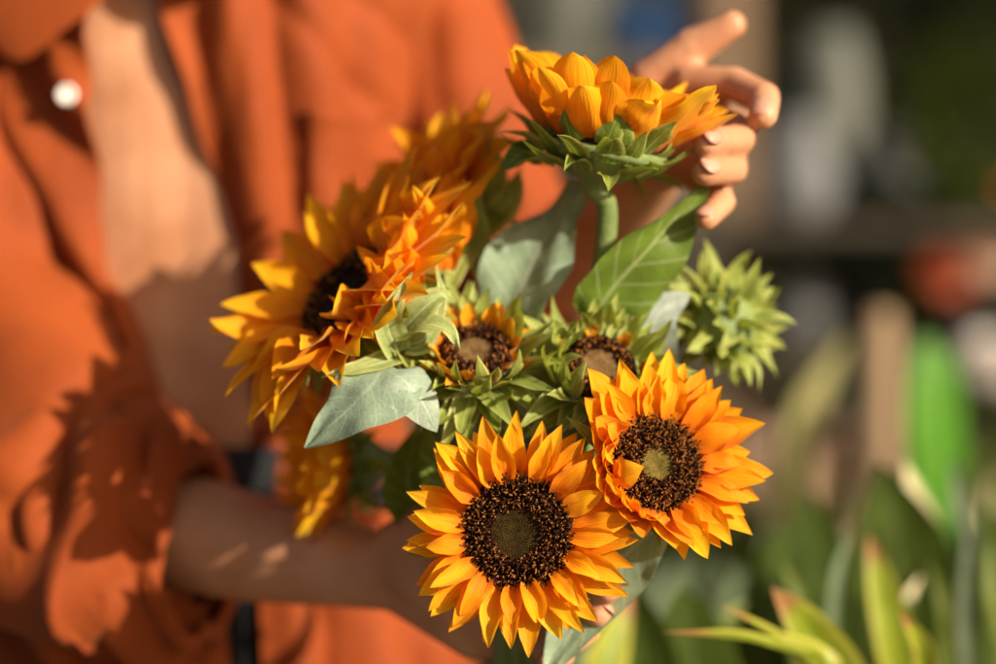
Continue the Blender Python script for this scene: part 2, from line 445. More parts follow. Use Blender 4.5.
sepals(c, fr, 15, R * .85, -.009, .028, .010, .05, -.35, A)
receptacle(c, fr, R, .018, A)
stem(stems_to(c, fr[2], .018, e, [P(515, 580, .045)]), A)

mk('leaf', blade([P(515, 570, .05), P(480, 510, .055), P(450, 470, .06), P(425, 425, .065)], .045, (.2, -1, .2), pf_ovate, .2, .08, 16, 8, .3, 4.), M_LEAFG, A)  # extra leaf added behind the bunch to block sun dapples on the forearm
mk('leaf', blade([P(525, 580, .05), P(560, 530, .06), P(580, 480, .065), P(570, 430, .07)], .045, (-.1, -1, .2), pf_ovate, .2, .08, 16, 8, -.3, 6.), M_LEAFG, A)  # second added leaf, closing a gap that let sun through the bunch
# --- B: right, turned up and to the right
c = P(655, 465, 0.0); fr = frame((.30, -1, .22)); e = P(560, 810, .05)
B = thing('sunflower', e, 'open sunflower at the right with a greenish tan middle, one petal over its disc', 'sunflower', 'sunflowers in the bouquet')
R = .0238
disc(c, fr, R, .32, .20, 1300, [M_DK, M_CT, M_TIP], B, dip=.45, flen=.20, tipp=.7, fr_w=.0165)
q0 = radians(215)
cu = lambda p: sstep(1.9, .5, angd(p, q0))
petals(c, fr, 20, R * .98, -.003, .0345, .0160, lambda p: .28 + .50 * cu(p), lambda p: .18 + 1.0 * cu(p), B, lay=0, cup=.3, Lf=lambda p: 1 - .38 * cu(p))
petals(c, fr, 20, R * .96, -.001, .0320, .0155, lambda p: .40 + .55 * cu(p), lambda p: .30 + 1.2 * cu(p), B, lay=1, cup=.35, jit=.14, Lf=lambda p: 1 - .40 * cu(p), tw=.35)
petals(c, fr, 15, R * .93, .002, .0260, .0130, lambda p: .58 + .5 * cu(p), lambda p: .35 + .9 * cu(p), B, lay=.3, cup=.4, jit=.25, Lf=lambda p: 1 - .35 * cu(p), tw=.8)
# the petal folded over the disc
mk('petal', ray(c, fr, radians(200), R * 1.0, .002, .0235, .0150, 1.35, 2.9, .4, .3, 0, 13, 6, 5.), M_PET, B)
sepals(c, fr, 16, R * .9, -.007, .024, .010, .15, .25, B, jit=.35)
receptacle(c, fr, R, .018, B)
stem(stems_to(c, fr[2], .018, e, [P(610, 545, .05)]), B)
mk('leaf', blade([P(668, 520, .03), P(625, 556, .035), P(585, 610, .03), P(545, 680, .015)], .040, (-.1, -1, .35), pf_ovate, .25, .06, 18, 8, .3, 3.), M_LEAFS, B)

# --- C1: large one turned to the left
c = P(346, 295, .052); fr = frame((-.64, -.47, .58)); e = P(510, 800, .07)
C1 = thing('sunflower', e, 'large open sunflower at the left, turned sideways so its dark disc shows as a sliver', 'sunflower', 'sunflowers in the bouquet')
R = .0300
disc(c, fr, R, .4, .10, 800, [M_DK, M_CD, M_TIP], C1, dip=.3, tipp=.3)
near = lambda p: max(0., (fr[0] * cos(p) + fr[1] * sin(p)).dot(V((.42, -.80, -.42))))
petals(c, fr, 24, R * .97, -.003, .058, .0205, lambda p: .14 + .15 * near(p), lambda p: .02 + .1 * near(p), C1, lay=0, cup=.3, jit=.16, Lf=lambda p: 1 - .22 * near(p))
petals(c, fr, 24, R * .95, -.001, .055, .0195, lambda p: .32 + .25 * near(p), lambda p: .15 - .1 * near(p), C1, lay=1, cup=.4, jit=.25, tw=.5, Lf=lambda p: 1 - .25 * near(p))
petals(c, fr, 15, R * .93, .002, .046, .0185, lambda p: .55 + .3 * near(p), lambda p: .3 - .6 * near(p), C1, lay=.3, cup=.5, jit=.35, tw=.8, Lf=lambda p: 1 - .2 * near(p))
sepals(c, fr, 15, R * .95, -.007, .034, .014, .1, -.45, C1, jit=.35, tw=.7)
sepals(c, fr, 12, R * .8, -.012, .034, .015, -.15, -.8, C1, M_SEP, jit=.35, tw=.8)
receptacle(c, fr, R, .024, C1)
stem(stems_to(c, fr[2], .024, e, [P(430, 390, .06), P(470, 500, .08)]), C1, .004)
for k in range(22):
    t = (k + rnd(-.4, .4)) / 21
    b0 = P(lerp(385, 462, t) + rnd(-10, 8), lerp(345, 232, t) + rnd(-10, 10), lerp(.016, .055, t) + rnd(-.006, .010))
    d = V((lerp(-.35, .02, t) + rnd(-.3, .35), rnd(-.35, .15), lerp(.75, 1., t) + rnd(-.2, .1))).normalized()
    l = rnd(.030, .044); cv = V((rnd(-.4, .5), rnd(-.7, .2), rnd(-.1, .1))) * l * .35
    mk('petal', blade([b0, b0 + d * l * .5 - cv * .4, b0 + d * l + cv], rnd(.012, .017), (rnd(-.2, .7), -1, rnd(-.2, .3)), pf_ray, rnd(-.35, .4), .22, 16, 8, rnd(-.7, .7), rnd(0, 90), .06), M_PET, C1)
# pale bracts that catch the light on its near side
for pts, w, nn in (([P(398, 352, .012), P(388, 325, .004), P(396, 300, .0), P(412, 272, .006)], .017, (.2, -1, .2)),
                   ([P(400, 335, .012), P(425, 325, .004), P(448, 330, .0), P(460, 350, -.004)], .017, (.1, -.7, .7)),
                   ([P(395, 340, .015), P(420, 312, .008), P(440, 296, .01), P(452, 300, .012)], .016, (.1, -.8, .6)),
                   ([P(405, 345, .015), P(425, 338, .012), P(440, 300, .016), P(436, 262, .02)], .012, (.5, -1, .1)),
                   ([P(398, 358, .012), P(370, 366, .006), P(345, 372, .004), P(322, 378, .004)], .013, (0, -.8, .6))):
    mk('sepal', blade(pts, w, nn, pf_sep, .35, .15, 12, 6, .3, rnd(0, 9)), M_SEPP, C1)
mk('leaf', blade([P(385, 366, .010), P(372, 385, -.004), P(345, 412, -.006), P(305, 448, .0)], .044, (-.25, -1, .55), pf_heart, -.12, .10, 22, 12, -.15, 2.), M_LEAFP, C1)
mk('leaf', blade([P(378, 372, .010), P(398, 376, -.002), P(420, 398, -.003), P(437, 432, .004)], .030, (.25, -.8, .75), pf_ovate, -.25, .06, 16, 8, .2, 7.), M_LEAFP, C1)

# --- C2: behind, further up
c = P(436, 198, .105); fr = frame((-.66, -.30, .62)); e = P(540, 800, .11)
C2 = thing('sunflower', e, 'blurred sunflower tucked behind the large left one, against the orange sleeve', 'sunflower', 'sunflowers in the bouquet')
R = .022
disc(c, fr, R, .4, .12, 350, [M_DK, M_CD, M_TIP], C2)
petals(c, fr, 17, R * .97, -.003, .048, .0200, .30, .10, C2, lay=0, jit=.2)
petals(c, fr, 17, R * .95, -.001, .044, .0195, .55, .25, C2, lay=1, jit=.25, cup=.4)
petals(c, fr, 13, R * .93, .001, .036, .016, .9, .5, C2, lay=.3, jit=.3, cup=.5, tw=.8)
sepals(c, fr, 14, R * .95, -.006, .030, .013, .1, -.3, C2, M_SEPB, jit=.35)
sepals(c, fr, 11, R * .7, -.012, .030, .013, -.3, -.9, C2, M_SEPB, jit=.35)
receptacle(c, fr, R, .02, C2)
stem(stems_to(c, fr[2], .02, e, [P(490, 300, .13), P(505, 450, .10)]), C2)
for pts in ([P(480, 215, .10), P(492, 180, .09), P(490, 150, .085), P(482, 125, .09)], [P(485, 225, .10), P(505, 205, .085), P(515, 185, .085), P(522, 165, .09)],
            [P(480, 250, .09), P(500, 262, .075), P(515, 255, .07), P(528, 240, .07)], [P(470, 235, .09), P(462, 255, .075), P(455, 275, .07), P(450, 300, .07)],
            [P(478, 240, .09), P(470, 215, .08), P(472, 195, .08), P(478, 175, .08)], [P(482, 255, .09), P(490, 280, .075), P(505, 285, .07), P(518, 278, .07)]):
    mk('sepal', blade(pts, .017, (.3, -1, .3), pf_sep, .35, .15, 12, 6, .4, rnd(0, 9)), M_SEPB, C2)

# --- D: top, seen from the side
c = P(604, 138, .035); fr = frame((.18, -.08, .97)); e = P(575, 800, .09)
Df = thing('sunflower', e, 'topmost sunflower seen from the side, opening upwards, cupped by the fingers', 'sunflower', 'sunflowers in the bouquet')
R = .0325
disc(c, fr, R, .4, .10, 300, [M_DK, M_CD, M_TIP], Df)
el = lambda p: .86 - .20 * sstep(1.6, .3, angd(p, radians(5)))
gap = lambda p: 1 - .28 * sstep(.6, .1, angd(p, radians(-80)))
petals(c, fr, 17, R * .97, -.003, .043, .0250, lambda p: el(p) - .08, lambda p: el(p) + .10, Df, lay=0, jit=.14, cup=.35, prof=pf_blunt, odd=.0, Lf=gap, tw=.4)
petals(c, fr, 17, R * .95, -.001, .041, .0240, lambda p: el(p) + .08, lambda p: el(p) + .18, Df, lay=1, jit=.16, cup=.4, Lf=gap, tw=.5, prof=pf_blunt, odd=.0)
petals(c, fr, 15, R * .90, .001, .038, .0210, lambda p: el(p) + .22, lambda p: el(p) + .2, Df, lay=.3, jit=.25, cup=.45, prof=pf_blunt, odd=.0, tw=.6)
sepals(c, fr, 15, R * .98, -.006, .026, .0165, 1.0, 1.2, Df, M_SEP, jit=.28, cup=.4)
sepals(c, fr, 14, R * .92, -.012, .028, .0165, .7, .35, Df, M_SEP, jit=.35, lay=1)
sepals(c, fr, 13, R * .70, -.018, .029, .0150, .45, -.1, Df, M_SEP, jit=.45)
receptacle(c, fr, R, .021, Df)
b_ = c - fr[2] * .026
stem([b_, P(607, 210, .045), P(600, 290, .055), P(585, 420, .07), GRIP + V((.008, .005, 0)), e], Df, .0052, .006)
mk('leaf', blade([P(508, 345, .055), P(520, 290, .058), P(548, 235, .065), P(578, 182, .075)], .046, (-.35, -1, .1), lambda t: .15 + .85 * sin(pi * (.12 + .8 * t)) ** .8 * (1 - .75 * t ** 5), .25, .17, 24, 12, -.45, 4.), M_LEAFS, Df)
mk('leaf', blade([P(588, 322, .055), P(612, 290, .045), P(655, 240, .040), P(706, 186, .045)], .042, (.25, -1, -.25), pf_ovate, .45, .13, 22, 10, .35, 8.), M_LEAFG, Df)
mk('leaf', blade([P(540, 165, .045), P(528, 150, .04), P(512, 160, .04), P(500, 170, .045)], .012, (0, -1, .4), pf_ovate, .2, .05, 12, 6), M_LEAFG, Df)

# --- E: low left, blurred, behind
c = P(345, 462, .120); fr = frame((-.80, -.18, -.05)); e = P(470, 800, .13)
E = thing('sunflower', e, 'small blurred sunflower hanging over the forearm, petals pointing left', 'sunflower', 'sunflowers in the bouquet')
R = .019
disc(c, fr, R, .4, .12, 250, [M_DK, M_CD, M_TIP], E)
petals(c, fr, 15, R * .97, -.002, .040, .0200, .85, .75, E, lay=0, jit=.12, odd=0)
petals(c, fr, 15, R * .95, 0, .040, .0190, 1.1, 1.0, E, lay=1, jit=.12, odd=0)
sepals(c, fr, 14, R * .98, -.004, .020, .011, .7, -.1, E, M_SEP, jit=.4)
sepals(c, fr, 11, R * .8, -.009, .022, .012, .1, -.8, E, M_SEP, jit=.4)
receptacle(c, fr, R, .02, E)
stem(stems_to(c, fr[2], .02, e, [P(395, 505, .15), P(450, 560, .11)]), E)
mk('leaf', blade([P(425, 530, .09), P(412, 500, .08), P(408, 470, .08), P(420, 425, .085)], .030, (.2, -1, .1), pf_ovate, .2, .05, 14, 6, .2), M_LEAFG, E)

# --- F: half-open with short petals
c = P(476, 352, .025); fr = frame((.02, -.62, .62)); e = P(520, 800, .08)
F = thing('sunflower_bud', e, 'half open bud with short orange petals round a tan disc, beside the pale leaf', 'flower bud', 'sunflower buds in the bouquet')
R = .0180
disc(c, fr, R, .55, .10, 420, [M_DK, M_CB, M_TIP], F, lean=-.6, flen=.26, dip=.3, tipp=.35, fr_w=.035)
petals(c, fr, 11, R * 1.0, -.002, .016, .0105, .9, 1.2, F, jit=.35, cup=.4, mat=M_PETIN)
petals(c, fr, 8, R * 1.08, -.004, .016, .0100, .6, .8, F, jit=.35, cup=.4, lay=1, mat=M_PETIN)
lowF = lambda p: sstep(1.9, .7, angd(p, radians(-80)))
sepals(c, fr, 22, R * 1.10, -.005, .023, .0105, lambda p: .7 + .15 * lowF(p), lambda p: 1.1 + .2 * lowF(p), F, M_SEPB, jit=.35)
sepals(c, fr, 22, R * 1.10, -.008, .028, .0115, lambda p: .35 + .3 * lowF(p), lambda p: .8 + .3 * lowF(p), F, M_SEPB, jit=.45, lay=1)
sepals(c, fr, 19, R * 1.0, -.012, .031, .0120, 0, .5, F, M_SEPB, jit=.5)
sepals(c, fr, 15, R * .85, -.016, .031, .0120, -.4, -.2, F, M_SEP, jit=.5)
receptacle(c, fr, R, .018, F)
stem(stems_to(c, fr[2], .018, e, [P(492, 450, .06)]), F)

# --- G: half-open, green
c = P(600, 367, .022); fr = frame((.12, -.80, .55)); e = P(545, 800, .09)
Gf = thing('sunflower_bud', e, 'half open green bud with dark ring round a tan disc, touching the right sunflower', 'flower bud', 'sunflower buds in the bouquet')
R = .0185
disc(c, fr, R, .60, .12, 480, [M_DK, M_CB, M_TIP], Gf, lean=-.8, flen=.28, dip=.3, tipp=.35, fr_w=.035)
petals(c, fr, 7, R * 1.08, -.003, .010, .0065, .9, 1.2, Gf, jit=.4, cup=.4, mat=M_PETIN)
left_ = lambda p: sstep(1.7, .6, angd(p, radians(170)))
sepals(c, fr, 22, R * 1.12, -.004, .022, .0110, lambda p: .75 + .5 * left_(p), lambda p: 1.2 + .9 * left_(p), Gf, M_SEPB, jit=.35)
sepals(c, fr, 21, R * 1.12, -.008, .027, .0125, lambda p: .35 + .5 * left_(p), lambda p: .8 + .8 * left_(p), Gf, M_SEPB, jit=.45, lay=1)
sepals(c, fr, 18, R * 1.0, -.013, .030, .0120, 0, .4, Gf, M_SEPB, jit=.5)
sepals(c, fr, 14, R * .85, -.016, .030, .0120, -.4, -.2, Gf, M_SEP, jit=.5)
receptacle(c, fr, R, .018, Gf)
stem(stems_to(c, fr[2], .018, e, [P(580, 460, .065)]), Gf)

# --- H: closed green bud at the right
c = P(722, 322, .085); fr = frame((.55, -.55, .30)); e = P(600, 800, .10)
Hh = thing('sunflower_bud', e, 'closed spiky green bud at the right edge of the bunch', 'flower bud', 'sunflower buds in the bouquet')
R = .0205
g = G(); g.add(lathe(c, [(R * sin(a) + 1e-5, R * .75 * cos(a)) for a in [i * pi / 10 for i in range(11)]], 24, fr[2])); mk('bud_core', g.geo(), M_STEM, Hh)
k = 0
for lay in range(6):
    th = radians(28 + lay * 24); nn_ = (7, 12, 15, 16, 14, 10)[lay]
    for i in range(nn_):
        ph = 2 * pi * (i + .5 * (lay % 2)) / nn_ + rnd(-.15, .15)
        rr, hh = R * .92 * sin(th), R * .70 * cos(th)
        a0 = pi / 2 - th + rnd(-.2, .2)
        mk('sepal', ray(c, fr, ph, rr, hh, rnd(.012, .028), rnd(.008, .013), a0 * .6 + .45 + rnd(-.3, .3), a0 * .6 + rnd(-.9, 1.5), .45, rnd(-.5, .5), rnd(-.25, .25), 9, 4, rnd(0, 99), pf_sep, .05, .2), M_SEPB, Hh)
stem(stems_to(c, fr[2], .012, e, [P(655, 410, .10), P(590, 520, .09)]), Hh)
mk('leaf', blade([P(668, 392, .055), P(653, 350, .05), P(658, 315, .05), P(690, 294, .055)], .026, (-.3, -1, .2), pf_ovate, .25, .04, 16, 8, .4, 5.), M_LEAFW, Hh)

# ------------------------------------------------------------------ person
CX, CY = -.182, .330
def tor(z):   # half width, half depth of the bare torso
    a = table(z, [.60, .84, .92, 1.0, 1.12, 1.25, 1.33, 1.37, 1.41, 1.44], [.150, .150, .138, .116, .118, .124, .150, .150, .075, .055])
    b = table(z, [.60, .84, .92, 1.0, 1.12, 1.25, 1.33, 1.37, 1.41, 1.44], [.105, .105, .100, .084, .090, .100, .088, .070, .058, .052])
    return a, b
def torp(th, z, off=0.):
    a, b = tor(z); a += off; b += off
    e = .88
    c_, s_ = cos(th), sin(th)
    return V((CX + a * math.copysign(abs(c_) ** e, c_), CY + b * math.copysign(abs(s_) ** e, s_), z))
person = thing('person', (CX, CY, 0), 'person in an open rust orange shirt holding the bunch of sunflowers with both hands', 'person')

def loft(zs, off=0., n=56):
    vs = []; fs = []
    for z in zs:
        for j in range(n):
            th = 2 * pi * j / n; p = torp(th, z, off)
            if sin(th) < 0:   # sternum groove, ribs and belly
                xx = (p.x - CX)
                p.y += .003 * math.exp(-(xx / .014) ** 2) * sstep(.95, 1.2, z)
                p.y -= .004 * math.exp(-((abs(xx) - .055) / .04) ** 2) * math.exp(-((z - 1.24) / .05) ** 2)
            vs.append(p)
    m = len(zs)
    for i in range(m - 1):
        for j in range(n):
            a = i * n + j; b = i * n + (j + 1) % n; fs.append((a, b, b + n, a + n))
    fs.append(tuple(range(n - 1, -1, -1))); fs.append(tuple((m - 1) * n + j for j in range(n)))
    return vs, fs
body = G()
body.add(loft([.84 + .02 * i for i in range(31)], -.001))
def chain(pts, rs):
    for i in range(len(pts) - 1): body.add(capsule(pts[i], pts[i + 1], rs[i], rs[i + 1], 18))
SH_R, EL_R, WR_R = P(-40, -70, .33), P(62, 498, .205), P(385, 572, .105)
SH_L, EL_L, WR_L = P(400, -90, .35), P(535, 300, .325), P(652, 165, .135)
chain([SH_R, EL_R], [.050, .038])
chain([EL_R, P(175, 530, .175), P(250, 548, .15), WR_R + V((0, 0, 0))], [.036, .033, .0295, .0205])
chain([SH_L, P(438, 50, .35), P(488, 200, .335), EL_L], [.040, .037, .034, .034]); chain([EL_L, EL_L.lerp(WR_L, .3), WR_L], [.034, .033, .020])
nails = []
def finger(ps, rs, nail=None):
    chain(ps, rs)
    for i in range(1, len(ps) - 1): body.add(capsule(ps[i], ps[i] + V((0, 0, 1e-4)), rs[i] * 1.05, rs[i] * 1.05, 12))
    if nail is not None: nails.append((ps[-2], ps[-1], rs[-1], V(nail)))
# right hand (lower, gripping the stems)
kn = [P(478, 552, .085), P(488, 582, .080), P(488, 612, .080), P(474, 641, .086)]
for q, r in zip(kn, (.0115, .0118, .0115, .0105)):
    chain([WR_R, q], [.017, r]); 
chain(kn, [.0115, .0118, .0115, .0105])
chain([P(410, 560, .095), P(440, 590, .088), P(455, 610, .086)], [.019, .018, .014])
tips = [(P(545, 562, .058), P(588, 574, .040), P(607, 590, .018)), (P(552, 590, .060), P(586, 604, .042), P(598, 614, .024)),
        (P(552, 612, .064), P(585, 628, .050), P(572, 642, .038)), (P(535, 642, .066), P(560, 655, .052), P(548, 664, .040))]
for q, tp, r in zip(kn, tips, (.0088, .009, .0086, .0078)):
    finger([q, *tp], [r * 1.15, r * 1.05, r * .95, r * .82], (.6, -1, .2))
finger([P(400, 552, .095), P(425, 527, .080), P(470, 522, .060), P(505, 532, .048)], [.017, .0125, .0105, .0085], (0, -.5, 1))
# left hand (upper, cupping the top flower)
km = [P(690, 84, .092), P(694, 112, .100), P(692, 142, .100), P(684, 168, .094)]
for q, r in zip(km, (.0105, .011, .0105, .0095)): chain([WR_L, q], [.016, r])
chain(km, [.0105, .011, .0105, .0095])
finger([km[0], P(734, 84, .078), P(764, 98, .058), P(763, 115, .044)], [.0100, .0090, .0084, .0076], (-.3, -1, 0))
finger([km[1], P(738, 126, .088), P(740, 139, .050), P(706, 142, .022)], [.0102, .0088, .0080, .0072], (-.35, -1, .1))
finger([km[2], P(730, 156, .088), P(733, 169, .052), P(704, 172, .026)], [.0098, .0086, .0078, .0072], (-.35, -1, .1))
finger([km[3], P(716, 192, .086), P(722, 202, .056), P(706, 219, .034)], [.0088, .0078, .0070, .0062], (-.4, -1, .1))
finger([P(660, 140, .115), P(650, 82, .106), P(692, 48, .098), P(732, 25, .090)], [.0150, .0125, .0105, .0078], None)

def voxel(geo, size, it=6):
    me = bpy.data.meshes.new('tmp'); me.from_pydata([tuple(v) for v in geo.v], [], geo.f); me.update()
    o = bpy.data.objects.new('tmp', me); COL.objects.link(o)
    m = o.modifiers.new('r', 'REMESH'); m.mode = 'VOXEL'; m.voxel_size = size; m.use_smooth_shade = True
    s = o.modifiers.new('s', 'SMOOTH'); s.factor = .5; s.iterations = it
    dg = bpy.context.evaluated_depsgraph_get(); ev = o.evaluated_get(dg); m2 = ev.to_mesh()
    vs = [v.co.copy() for v in m2.vertices]; fs = [tuple(p.vertices) for p in m2.polygons]
    ev.to_mesh_clear(); bpy.data.objects.remove(o); bpy.data.meshes.remove(me)
    return vs, fs
bo = mk('body', voxel(body, .0021), M_SKIN, person)
for a, b, r, up in nails:
    T = (b - a).normalized(); N_ = (up - T * up.dot(T)).normalized(); Sd = T.cross(N_)
    vs = []; fs = []
    ctr = b + T * r * .15
    for i in range(7):
        for j in range(7):
            u = -1 + j / 3; v = -1 + i / 3
            du, dv = u * sqrt(1 - v * v / 2), v * sqrt(1 - u * u / 2)
            an = du * .85
            vs.append(ctr + T * dv * r * .85 + Sd * sin(an) * r * 1.0 + N_ * (cos(an) * r * 1.0 - .35 * r * max(0, dv) ** 2))
    for i in range(6):
        for j in range(6):
            q = i * 7 + j; fs.append((q, q + 1, q + 8, q + 7))
    mk('fingernail', (vs, fs), M_NAIL, bo, solid=.0005)

# trousers: hips and two legs
tr = G(); tr.add(loft([.80, .84, .88, .92, .96, 1.0, 1.03], .006))
for sx in (-1, 1):
    tr.add(capsule((CX + sx * .072, CY, .82), (CX + sx * .085, CY, .48), .078, .055, 24)); tr.add(capsule((CX + sx * .085, CY, .48), (CX + sx * .09, CY + .01, .06), .055, .045, 24))
tro = mk('trousers', voxel(tr, .006, 4), M_TROU, person)
wb = []
for z in (.992, 1.033):
    pass
vs = []; fs = []
for i, (z, of) in enumerate(((.995, .008), (.997, .011), (1.031, .0105), (1.033, .0075))):
    for j in range(60): vs.append(torp(2 * pi * j / 60, z, of))
for i in range(3):
    for j in range(60): a = i * 60 + j; b = i * 60 + (j + 1) % 60; fs.append((a, b, b + 60, a + 60))
mk('waistband', (vs, fs), M_TROU, tro)

# shirt: one cloth wrapped round the torso, open at the front
KF = S * (D + .222) / D
def px_z(z): return 332 - (z - ZC) / KF
def edges(z):
    py = px_z(z)
    l = table(py, [0, 40, 110, 200, 330, 420, 500, 664], [118, 100, 102, 108, 132, 168, 206, 230])
    r = table(py, [0, 100, 250, 400, 520, 664], [158, 190, 240, 246, 254, 262])
    return l, r
OFF = .013
def fold(x, z, side):
    py = px_z(z)
    f = .0110 * nz(x * 26 + z * 3, z * 3.5, 3.) + .0030 * nz(x * 60 - z * 6, z * 8, 9.)
    if side < 0:   # left panel: long slanting folds dropping from the shoulder to the opening
        d = (x + .62 * z) * 34
        f = .0200 * nz(d, z * 2.0 - x * 2, 12.) + .0028 * nz(d * 2.2, z * 6, 5.) 
    else:
        f += .014 * (abs(nz((x + .10 * z) * 22, z * 1.6, 21.)) * 2 - .5)
    return f
def shirtp(u, z):
    l, r = edges(z)
    A, B_ = tor(z); A += OFF; B_ += OFF
    e = .88
    def ang(px):
        x = (px - 498) * KF; cc = clamp((x - CX) / A, -1, 1)
        cc = math.copysign(abs(cc) ** (1 / e), cc)
        return acos(cc)
    t0 = -ang(r); t1 = 2 * pi - ang(l)
    th = lerp(t0, t1, u)
    p = torp(th, z, OFF)
    rg = 1 - abs(nz((p.x * .8 + z * .9) * 15, (z - p.x) * 4, 31.)) * 2
    f_c = -.007 * max(0, rg) ** 4
    nrm = V((cos(th), sin(th), 0))
    fr_ = max(0, -sin(th))
    side = -1 if (p.x < CX and u > .5) else 1
    f = fold(p.x, z, side if sin(th) < .3 else 1)
    f += f_c
    # stand off the body near the front edges, drape loose low down
    ed = min(u, 1 - u) * (t1 - t0)
    f += (.026 * sstep(1.1, 0, ed) - .004) if side < 0 and u > .5 else -.005 * sstep(.3, 0, ed)
    f += .012 * sstep(1.05, .92, z)
    return p + nrm * f, nrm
NZ, NU = 110, 220
zs = [lerp(.79, 1.385, i / NZ) for i in range(NZ + 1)]
us = []
for j in range(NU + 1):
    t = j / NU; us.append(t - .09 * sin(2 * pi * 1 * t) * 1.0 )   # denser at the two front panels
vs = []; fs = []; uvs = []
for z in zs:
    for u in us: vs.append(shirtp(clamp(u), z)[0]); uvs.append((u, z))
for i in range(NZ):
    for j in range(NU): a = i * (NU + 1) + j; fs.append((a, a + 1, a + NU + 2, a + NU + 1))
shirt = mk('shirt', (vs, fs, uvs), M_SHIRT, person, solid=.0014)
# plackets: doubled strips along both front edges
for u0, u1 in ((.0005, .030), (.970, .9995)):
    vs = []; fs = []
    for i, z in enumerate(zs[:-4]):
        for j in range(6):
            p, n_ = shirtp(lerp(u0, u1, j / 5), z); vs.append(p + n_ * (.0022 if 0 < j < 5 else .0008))
    for i in range(len(zs) - 5):
        for j in range(5): a = i * 6 + j; fs.append((a, a + 1, a + 7, a + 6))
    mk('placket', (vs, fs), M_SHIRT, shirt)
# pocket
vs = []; fs = []
def u_at(x, z):
    best = 0; bd = 9
    for k in range(0, 140):
        p, _ = shirtp(k / 400, z)
        if abs(p.x - x) < bd: bd = abs(p.x - x); best = k / 400
    return best
for i in range(13):
    z = ZC - (108 + i * 8.6 - 332) * KF
    for j in range(11):
        x = (302 + j * 9.6 - 498) * KF
        p, n_ = shirtp(u_at(x, z), z); vs.append(p + n_ * (.0035 if i > 1 else .0055))
for i in range(12):
    for j in range(10): a = i * 11 + j; fs.append((a, a + 1, a + 12, a + 11))
mk('pocket', (vs, fs), M_SHIRT, shirt, solid=.0016)
# buttons down the left placket
for py in (98, 395):
    z = ZC - (py - 332) * KF
    p, n_ = shirtp(.988 if py != 248 else .995, z)
    n_ = (n_ + V((.2, -.5, 0)) + (V((-2.5, 0, .6)) if py == 248 else V())).normalized()
    mk('button', lathe(p + n_ * .003, [(1e-5, .0012), (.0022, .0010), (.0038, .0024), (.0052, .0026), (.0058, .0012), (.0056, -.0012), (1e-5, -.0014)], 24, n_), M_BTN, shirt)
# collar wing at the top left
g = G()
def sheet(rows, name, par, sub=2, solid=.002):
    vs = [p for r in rows for p in r]; m = len(rows[0]); fs = []
    for i in range(len(rows) - 1):
        for j in range(m - 1): a = i * m + j; fs.append((a, a + 1, a + m + 1, a + m))
    return mk(name, (vs, fs), M_SHIRT, par, sub=sub, solid=solid)
sheet([[P(-30, -70, .225), P(30, -75, .215), P(90, -60, .205), P(125, -35, .20)],
       [P(-28, -30, .213), P(30, -30, .205), P(75, -25, .198), P(108, 0, .193)],
       [P(-20, 20, .205), P(15, 25, .198), P(50, 20, .194), P(84, 16, .192)],
       [P(0, 60, .204), P(16, 64, .199), P(28, 62, .196), P(58, 34, .193)]], 'collar', shirt)
sheet([[P(150, -90, .21), P(200, -100, .215), P(260, -110, .23)], [P(165, -50, .20), P(215, -55, .205), P(290, -60, .22)], [P(190, -15, .20), P(215, -12, .203), P(240, -30, .208)]], 'collar', shirt)
# sleeves
def sfold(amp, s, k=1., sag=0.):
    def f(t, a):
        q = nz(cos(a) * 1.1 + s, sin(a) * 1.1 - s, t * 7 * k + s)
        w = nz(cos(a) * .8 + s + 5, sin(a) * .8, t * 13 * k + a * .25)
        c3 = 1 - abs(nz(cos(a) * 1.4 + t * 3 + s, sin(a) * 1.4, t * 4 * k)) * 2
        return amp * q + amp * .55 * w - amp * .6 * max(0, c3) ** 3 + sag * max(0, -cos(a)) * math.exp(-((t - .72) / .2) ** 2)
    return f
slr = mk('sleeve', tube([P(-60, -120, .335), P(-45, 80, .31), P(-5, 300, .265), P(45, 450, .225), P(95, 522, .195), P(155, 536, .175), P(190, 541, .165)],
        lambda t: table(t, [0, .3, .6, .78, .9, 1], [.074, .078, .078, .080, .066, .044]), 90, 64, False, sfold(.020, 2., .7, .012)), M_SHIRT, shirt, solid=.0014)
cfr = mk('cuff', tube([P(85, 522, .197), P(150, 535, .178), P(203, 543, .163)], lambda t: table(t, [0, .1, .5, .95, 1], [.074, .082, .068, .052, .044]), 40, 64, False, sfold(.016, 7., .45, .012)), M_SHIRT, slr, solid=.003)
sll = mk('sleeve', tube([P(392, -130, .35), P(424, 0, .35), P(460, 115, .345), P(500, 230, .335), P(535, 298, .320), P(562, 288, .293)],
        lambda t: table(t, [0, .2, .5, .8, 1], [.056, .048, .046, .045, .042]), 80, 56, False, sfold(.008, 4.)), M_SHIRT, shirt, solid=.0014)
mk('cuff', tube([P(540, 302, .318), P(560, 290, .295), P(576, 274, .276)], lambda t: table(t, [0, .1, .5, 1], [.042, .046, .044, .040]), 24, 48, False, sfold(.003, 9.)), M_SHIRT, sll, solid=.003)

